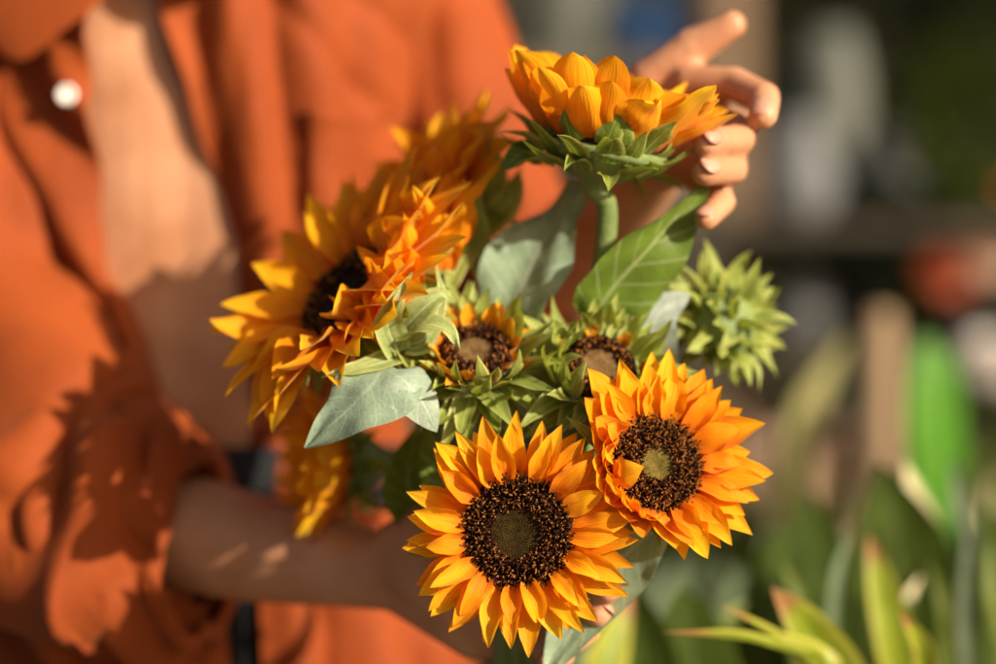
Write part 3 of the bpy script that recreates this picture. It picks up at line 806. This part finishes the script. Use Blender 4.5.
# ------------------------------------------------------------------ strap-leaved plants, right
M_BLG = m_leaf('broad_dark_blade', (.050, .075, .010), (.08, .11, .03), None, .3, .7, 0., spec=.08)
M_BLY = m_leaf('yellow_edged_blade', (.28, .34, .02), (.30, .34, .05), (.48, .46, .07), .35, .4, 0., tip=(.42, .20, .07), tipat=.86, edgew=.6)
M_BLW = m_leaf('grey_blade', (.20, .25, .15), (.28, .33, .20), None, .3, .6, 0., spec=.1)
M_BLP = m_leaf('painted_highlight_blade', (.12, .15, .03), (.2, .22, .06), None, .25, .35, 0., tip=(.85, .70, .42), tipat=.80)  # cream tip colour stands in for a bright highlight on the leaf
M_OLVB = m_leaf('olive_blade', (.14, .18, .03), (.2, .24, .06), None, .35, .5, 0.)
M_POT = m_plain('terracotta', (.36, .13, .055), (.46, .18, .08), 12, .8, .2, 80)
M_SOIL = m_plain('soil', (.02, .014, .009), (.05, .035, .02), 60, .95, .6, 120)
def pot(name, c, r, h, mat, par, soil=True):
    """c = centre of the rim; pot stands h below"""
    prof = [(1e-4, -h), (r * .68, -h), (r * .72, -h * .97), (r * .93, -h * .22), (r * 1.04, -h * .20), (r * 1.06, -.004), (r * 1.02, 0), (r * .95, 0), (r * .92, -h * .08)]
    o = mk(name, lathe(c, prof, 40), mat, par)
    if soil: mk('soil', lathe(V(c) + V((0, 0, -h * .09)), [(r * .94, 0), (r * .5, .01), (1e-4, .012)], 24), M_SOIL, par)
    return o
def strap_plant(base, blades, label, mat_pot=M_POT, r=.11):
    o = thing('strap_leaf_plant', (base.x, base.y, 0), label, 'potted plant')
    pot('plant_pot', base, r, base.z, mat_pot, o)
    for mt, pts, w, nn, tw in blades:
        b0 = base + V((rnd(-.04, .04), rnd(-.04, .04), -.01))
        mk('leaf', blade([b0, b0.lerp(pts[0], .55) + V((0, .0, .03))] + pts, w, nn, pf_strap, .28, .02, 30, 8, tw, rnd(0, 9)), mt, o)
    return o

strap_plant(V((.15, .22, .62)), [
    (M_BLY, [P(830, 690, .13), P(760, 643, .10), P(662, 632, .08)], .017, (-.1, -.6, 1), .2),
    (M_BLY, [P(830, 680, .14), P(780, 640, .12), P(722, 606, .10)], .017, (-.2, -.7, 1), .2),
    (M_BLY, [P(850, 720, .16), P(815, 640, .15), P(772, 588, .14)], .032, (-.3, -1, .3), .1),
    (M_BLG, [P(700, 720, .25), P(690, 640, .28), P(680, 585, .30)], .05, (0, -1, .1), .2),
    (M_BLG, [P(655, 720, .25), P(640, 640, .27), P(612, 560, .30)], .04, (-.2, -1, .1), .2),
    (M_BLY, [P(600, 720, .22), P(610, 650, .24), P(632, 590, .26)], .028, (.2, -1, .1), .2)],
    'strap leaved plant with yellow edged leaves and brown dried tips at the bottom', r=.09)
strap_plant(V((.36, .42, .58)), [
    (M_BLG, [P(925, 700, .34), P(900, 560, .33), P(880, 462, .34)], .072, (-.15, -1, .1), .15),
    (M_BLP, [P(955, 700, .36), P(930, 560, .35), P(905, 462, .35)], .034, (.25, -1, .2), .1),
    (M_BLG, [P(840, 700, .40), P(825, 600, .42), P(806, 490, .44)], .075, (.1, -1, .1), .1),
    (M_BLY, [P(905, 680, .26), P(885, 600, .25), P(868, 532, .25)], .024, (-.2, -1, .2), .2),
    (M_BLG, [P(765, 700, .45), P(772, 600, .47), P(790, 520, .50)], .06, (.1, -1, .1), .1)],
    'plant with broad dark green sword leaves, one of them with a cream highlight painted at the tip', r=.11)
strap_plant(V((.47, .36, .60)), [
    (M_BLW, [P(985, 700, .38), P(972, 560, .38), P(952, 458, .39)], .026, (-.4, -1, .1), .2),
    (M_BLG, [P(1010, 700, .36), P(1000, 600, .36), P(985, 500, .37)], .035, (.1, -1, .1), .2),
    (M_BLY, [P(945, 700, .18), P(922, 645, .16), P(900, 612, .15)], .013, (-.4, -1, .3), .2)],
    'plant with a narrow grey blue leaf standing at the right edge', r=.08)

strap_plant(V((.20, .80, .50)), [
    (M_BLW, [P(x + rnd(-20, 20), 660, .8), P(x + rnd(-8, 8), 600, .78), P(x + dx, t, .78)], w, (rnd(-.4, .4), -1, .1), rnd(-.3, .3)) for x, dx, t, w in
    ((600, 10, 575, .03), (640, -8, 540, .022), (668, 14, 560, .03), (700, 6, 545, .018), (735, -12, 565, .03), (760, 12, 520, .016))],
    'pale grey green narrow leaves, blurred, below the right sunflower', r=.10)
strap_plant(V((.46, .95, .50)), [
    (rm, [P(x + rnd(-20, 20), 660, .95), P(x + rnd(-8, 8), 560, .93), P(x + dx, t, .93)], w, (rnd(-.4, .4), -1, .1), rnd(-.3, .3)) for rm, x, dx, t, w in
    ((M_BLG, 790, 10, 470, .03), (M_BLP, 818, -14, 500, .016), (M_BLG, 838, 12, 455, .03), (M_BLW, 862, 8, 480, .012), (M_BLG, 940, -10, 450, .03), (M_BLP, 985, 10, 470, .014), (M_BLG, 1010, -8, 430, .04))],
    'tuft of narrow mixed leaves, blurred, behind the sword leaves', r=.10)

strap_plant(V((.34, .29, .52)), [
    (rm, [P(x + rnd(-20, 20), 690, .30), P(x + rnd(-8, 8), (t + 650) / 2, .29), P(x + dx, t, .30)], w, (rnd(-.5, .5), -1, .2), rnd(-.4, .4)) for rm, x, dx, t, w in
    ((M_OLVB, 792, -10, 560, .014), (M_BLW, 838, 12, 530, .010), (M_OLVB, 940, -12, 560, .012), (M_BLW, 968, 8, 505, .011), (M_BLP, 905, 16, 575, .009), (M_OLVB, 1000, -10, 540, .014), (M_OLVB, 735, 12, 600, .014), (M_BLP, 708, -14, 640, .008))],
    'loose tuft of thin yellow green and grey leaves, blurred, among the sword leaves', r=.09)

# ------------------------------------------------------------------ background, far out of focus
M_DARKW = m_plain('dark_boards', (.11, .09, .058), (.16, .13, .085), 6, .95, .3, 60, stretch=(1, 1, .1))
M_SHELF = m_plain('dark_stain', (.045, .036, .025), (.065, .052, .036), 6, .95)
M_TANW = m_plain('tan_wood', (.25, .16, .085), (.38, .25, .14), 8, .8, .3, 60, stretch=(6, 6, .4))
M_BRW = m_plain('brown_wood', (.16, .10, .055), (.22, .14, .08), 8, .8, .3, 60, stretch=(6, 6, .4))
M_GREY = m_plain('grey_glaze', (.12, .12, .115), (.17, .17, .165), 8, .7)
M_PALE = m_plain('pale_glaze', (.11, .115, .09), (.15, .15, .12), 8, .7)
M_BLACK = m_plain('black_plastic', (.022, .021, .019), (.032, .03, .027), 8, .6)
M_BLUE = m_plain('blue_plastic', (.05, .13, .30), (.08, .18, .38), 8, .45)
M_TPINK = m_plain('pale_terracotta', (.44, .28, .18), (.55, .36, .24), 10, .8)
M_GLF = m_leaf('bright_green_leaf', (.13, .36, .035), (.2, .42, .07), None, .5, .4, 6.)
M_YLF = m_leaf('straw_leaf', (.50, .43, .19), (.6, .52, .25), None, .35, .5, 0.)
M_HED = m_leaf('hedge_leaf', (.10, .10, .062), (.13, .135, .08), None, .06, .8, 0., spec=.1)
M_OLV = m_leaf('olive_leaf', (.10, .12, .03), (.15, .17, .05), None, .2, .35, 0., spec=.6)
M_RED = m_petal('red_orange_bloom', (.80, .17, .07), (.85, .24, .10), (.88, .34, .16), .3)
M_PEACH = m_petal('peach_bloom', (.85, .48, .32), (.88, .56, .40), (.9, .62, .46), .3)
M_WHITE = m_petal('white_bloom', (.80, .62, .55), (.85, .72, .66), (.9, .8, .75), .3)
M_GRND = m_plain('ground', (.10, .085, .065), (.17, .145, .11), 3, .95, .4, 40)

g = mk('ground', ([V((-60, -30, 0)), V((60, -30, 0)), V((60, 90, 0)), V((-60, 90, 0))], [(0, 1, 2, 3)]), M_GRND); tag(g, kind='structure')
w = mk('shop_wall', box(-5, 6, 4.75, 4.9, 0, 3.6), M_DARKW, None, False)
tag(w, 'dark boarded wall far behind everything, out of focus', 'wall')

def clump(n, c, rad, size, mat, name, par, dr=(0, 0, .3)):
    gg = G()
    for i in range(n):
        d = V((rnd(-1, 1), rnd(-1, 1), rnd(-1, 1)))
        while d.length > 1 or d.length < .25: d = V((rnd(-1, 1), rnd(-1, 1), rnd(-1, 1)))
        p = V(c) + V((d.x * rad[0], d.y * rad[1], d.z * rad[2]))
        t = (d + V((rnd(-.6, .6), rnd(-.6, .6), rnd(-.6, .6))) + V(dr)).normalized()
        s = size * rnd(.6, 1.3)
        nn = t.orthogonal()
        gg.add(blade([p, p + t * s * .5 + nn.normalized() * s * .08, p + t * s], s * .5, nn, pf_ovate, .3, .0, 5, 2), 0)
    return mk(name, gg.geo(), mat, par)
hedge = clump(2600, (1.15, 4.3, 1.2), (1.1, .35, 1.35), .16, M_HED, 'hedge', None)
tag(hedge, 'mass of dark green foliage far behind at the right', 'foliage', kind='stuff')
h2 = clump(420, (-.9, 4.35, 1.0), (1.0, .3, 1.1), .16, M_HED, 'shrubbery', None)
tag(h2, 'dark foliage behind the person', 'foliage', kind='stuff')

# a plant stand with three boards carries the pots
YR = 1.75
def zr(py, y=YR): return P(0, py, y).z
def xr(px, y=YR): return P(px, 0, y).x
bz = [zr(226), zr(345), zr(560)]
st = thing('plant_stand', (xr(860), YR, 0), 'dark tiered stand carrying the blurred pots behind the flowers', 'plant stand')
for z in bz: mk('shelf', box(xr(690), xr(1120), YR - .16, YR + .16, z - .018, z), M_SHELF, st, False)
for x in (690, 1112):
    for y in (-.15, .15): mk('post', box(xr(x) - .02, xr(x) + .02, YR + y - .018, YR + y + .018, 0, bz[0] - .019), M_SHELF, st, False)
def vase(px, top, bot, rpx, mat, y, label, name='vase', cat='vase', sh=(.55, .9, 1., .8, .55, .6)):
    k = (D + y) / D * S; z0 = P(0, bot, y).z; h = (bot - top) * k; r = rpx * k
    x = P(px, 0, y).x
    o = mk(name, lathe((x, y, z0), [(1e-4, 0)] + [(r * s, h * i / (len(sh) - 1)) for i, s in enumerate(sh)] + [(r * sh[-1] * .85, h * .99), (r * sh[-1] * .8, h * .8)], 40), mat, None, loc=(x, y, z0))
    return tag(o, label, cat)
vase(797, 118, 226, 44, M_GREY, YR, 'round blurred grey pot, upper of the two grey ones behind the top hand', 'pot', 'pot')
vase(832, 30, 226, 34, M_PALE, YR + .09, 'tall pale grey vase standing behind the round grey pot', sh=(.5, .75, .9, 1., .9, .6))
vase(884, 130, 226, 42, M_BLACK, YR, 'black pot beside the upper grey pot', 'pot', 'pot')
vase(803, 262, 345, 33, M_GREY, YR, 'small grey pot behind the closed green bud', 'pot', 'pot')
vase(855, 268, 345, 24, M_BLACK, YR, 'small black pot beside the small grey pot', 'pot', 'pot')
vase(778, 430, 560, 36, M_TPINK, YR - .05, 'pale pinkish terracotta pot right of the right sunflower', 'pot', 'pot', sh=(.7, .78, .86, .94, 1.04, 1.04))
vase(842, 420, 560, 36, M_TPINK, YR + .02, 'second pale terracotta pot, left of the tan post', 'pot', 'pot', sh=(.7, .78, .86, .94, 1.04, 1.04))
# bench of pale things further left at the top
vase(570, -40, 75, 62, M_PALE, 3.4, 'wide pale grey tub above the top sunflower', 'tub', 'tub', sh=(.8, .85, .9, .95, 1., 1.))
vase(655, 2, 75, 38, M_BLUE, 3.3, 'blurred blue bucket beside the pale grey tub', 'bucket', 'bucket', sh=(.8, .85, .9, .95, 1., 1.05))
tb = thing('trestle_table', (xr(610, 3.4), 3.4, 0), 'dark table under the pale tub and the blue bucket', 'table')
mk('table_top', box(xr(430, 3.4), xr(700, 3.4), 3.1, 3.7, zr(75, 3.4) - .045, zr(75, 3.4) - .01), M_DARKW, tb, False)
for x in (440, 690):
    for y in (3.15, 3.65): mk('leg', box(xr(x, 3.4) - .025, xr(x, 3.4) + .025, y - .025, y + .025, 0, zr(75, 3.4) - .046), M_DARKW, tb, False)
def post(px, wpx, y, z1, mat, label):
    k = (D + y) / D * S; x = P(px, 0, y).x; w_ = wpx * k / 2
    o = mk('post', lathe((x, y, 0), [(w_ * 1.02, 0), (w_, .1), (w_ * .98, z1 * .5), (w_ * .95, z1), (w_ * .8, z1 + .01), (1e-4, z1 + .012)], 20), mat, None, loc=(x, y, 0))
    return tag(o, label, 'post')
post(722, 56, 3.2, 3.0, M_BRW, 'brown wooden post behind the thumb of the raised hand')
post(880, 34, 1.1, zr(322, 1.1), M_TANW, 'short tan wooden post left of the bright green plant')
# plants on and by the stand
def leafy(px, py, y, label, mat, leaves, name='leafy_plant', n0=None, pr=.07, pm=M_BLACK, prof=pf_ovate):
    bx = P(px, py, y)
    o = thing(name, (bx.x, bx.y, 0), label, 'potted plant')
    pot('plant_pot', bx, pr, bx.z if bx.z < .7 else .14, pm, o)
    for pts, w, nn in leaves:
        mk('leaf', blade([bx + V((rnd(-.02, .02), 0, -.01))] + pts, w, nn, prof, .25, .04, 16, 6, .2, rnd(0, 9)), mat, o)
    return o
leafy(925, 620, .85, 'plant with broad bright green leaves beside the tan post', M_GLF, [
    ([P(934, 480, .82), P(930, 410, .80), P(928, 334, .80)], .050, (.15, -1, .25)),
    ([P(940, 480, .84), P(946, 420, .82), P(950, 350, .82)], .034, (.45, -1, .3))], prof=lambda t: sin(pi * clamp(t * .93 + .07)) ** .55 if t < .95 else .35 * (1 - t) / .05 + .02)
leafy(968, 640, 1.0, 'mid green leafy plant under the pinkish white bloom', M_OLV, [
    ([P(960, 560, 1.), P(962, 480, 1.), P(955, 420, .98)], .04, (.5, -1, .4)), ([P(975, 560, 1.), P(985, 500, 1.), P(992, 440, .98)], .05, (.3, -1, .4)),
    ([P(1000, 580, 1.), P(1020, 500, 1.), P(1015, 450, .98)], .05, (.3, -1, .4)), ([P(940, 590, 1.), P(925, 540, 1.), P(915, 490, .98)], .04, (.3, -1, .4))])
leafy(800, 640, .9, 'straw coloured drooping leaves behind the right sunflower', M_YLF, [
    ([P(785, 520, .92), P(795, 430, .90), P(848, 335, .90)], .045, (.6, -1, .3)),
    ([P(735, 560, .9), P(718, 500, .9), P(705, 470, .9)], .04, (.4, -1, .4))])
def bloom_plant(px, py, y, label, blooms, base_z):
    bx = P(px, py, y); bx.z = base_z
    o = thing('flowering_plant', (bx.x, bx.y, base_z), label, 'potted plant')
    pot('plant_pot', bx + V((0, 0, .12)), .06, .12, M_BLACK, o)
    clump(120, bx + V((0, 0, .17)), (.09, .08, .07), .06, M_OLV, 'foliage', o)
    for c_, r_, mt in blooms:
        gg = G()
        fr2 = frame((0.1, -.7, .6)); k2 = 0
        for lay, (nn, el_) in enumerate(((12, .1), (12, .5), (10, .9), (6, 1.25))):
            for i in range(nn):
                gg.add(ray(c_, fr2, 2 * pi * (i + .5 * lay) / nn, r_ * .1, 0, r_ * .95, r_ * .5, el_, el_ - .3, .4, 0, 0, 6, 4, rnd(0, 99)))
        mk('bloom', gg.geo(), mt, o)
        mk('stem', tube([bx + V((0, 0, .12)), (bx + c_) / 2 + V((0, 0, .06)), c_], .004, 10, 6), M_STEM, o)
k_ = (D + YR) / D * S
bloom_plant(960, 330, YR, 'plant with a red orange bloom and a larger peach bloom at the right edge', [
    (P(945, 275, YR - .1), 30 * k_, M_RED), (P(985, 255, YR - .1), 36 * k_, M_PEACH), (P(1010, 210, YR), 30 * k_, M_RED)], bz[1])
bloom_plant(1000, 400, YR - .05, 'plant with a pinkish white bloom below the red one', [
    (P(990, 362, YR - .2), 30 * k_, M_WHITE), (P(1030, 380, YR - .2), 30 * k_, M_WHITE)], bz[2])
bush = clump(500, P(975, 175, 2.7), (.13, .12, .16), .09, M_OLV, 'bush', None); tag(bush, 'olive green bush above the red bloom', 'bush')
b2 = clump(500, P(885, 260, 3.0), (.16, .1, .12), .09, M_OLV, 'bush', None); tag(b2, 'olive green bush in the middle of the far stand', 'bush')
b3 = clump(160, P(690, 620, .9), (.09, .08, .06), .07, M_OLV, 'bush', None); tag(b3, 'blurred green bush low down below the right sunflower', 'bush')

# ------------------------------------------------------------------ camera, light
cam = bpy.data.cameras.new('camera'); co = bpy.data.objects.new('camera', cam); COL.objects.link(co)
co.location = (0, -D, ZC); co.rotation_euler = (radians(90), 0, 0)
cam.sensor_width = 36; cam.lens = 36 * D / (996 * S); cam.clip_start = .05; cam.clip_end = 500
cam.dof.use_dof = True; cam.dof.focus_distance = D - .018; cam.dof.aperture_fstop = 1.9
SC.camera = co
sd = V((.72, -.58, .355)).normalized()
sun = bpy.data.lights.new('sun', 'SUN'); so = bpy.data.objects.new('sun', sun); COL.objects.link(so)
sun.energy = 5.0; sun.angle = radians(.6); sun.color = (1, .90, .76)
so.rotation_euler = sd.to_track_quat('Z', 'Y').to_euler()
wd = bpy.data.worlds.new('World'); SC.world = wd; wd.use_nodes = True
t = wd.node_tree; sky = t.nodes.new('ShaderNodeTexSky'); sky.sky_type = 'NISHITA'; sky.sun_disc = False; sky.dust_density = 5; sky.ozone_density = .3; sky.air_density = .8
sky.sun_elevation = math.asin(sd.z); sky.sun_rotation = atan2(sd.x, sd.y)
t.links.new(sky.outputs[0], t.nodes['Background'].inputs[0]); t.nodes['Background'].inputs[1].default_value = .07
SC.view_settings.view_transform = 'Standard'; SC.view_settings.look = 'None'
SC.view_settings.exposure = 0.55; SC.view_settings.gamma = 1
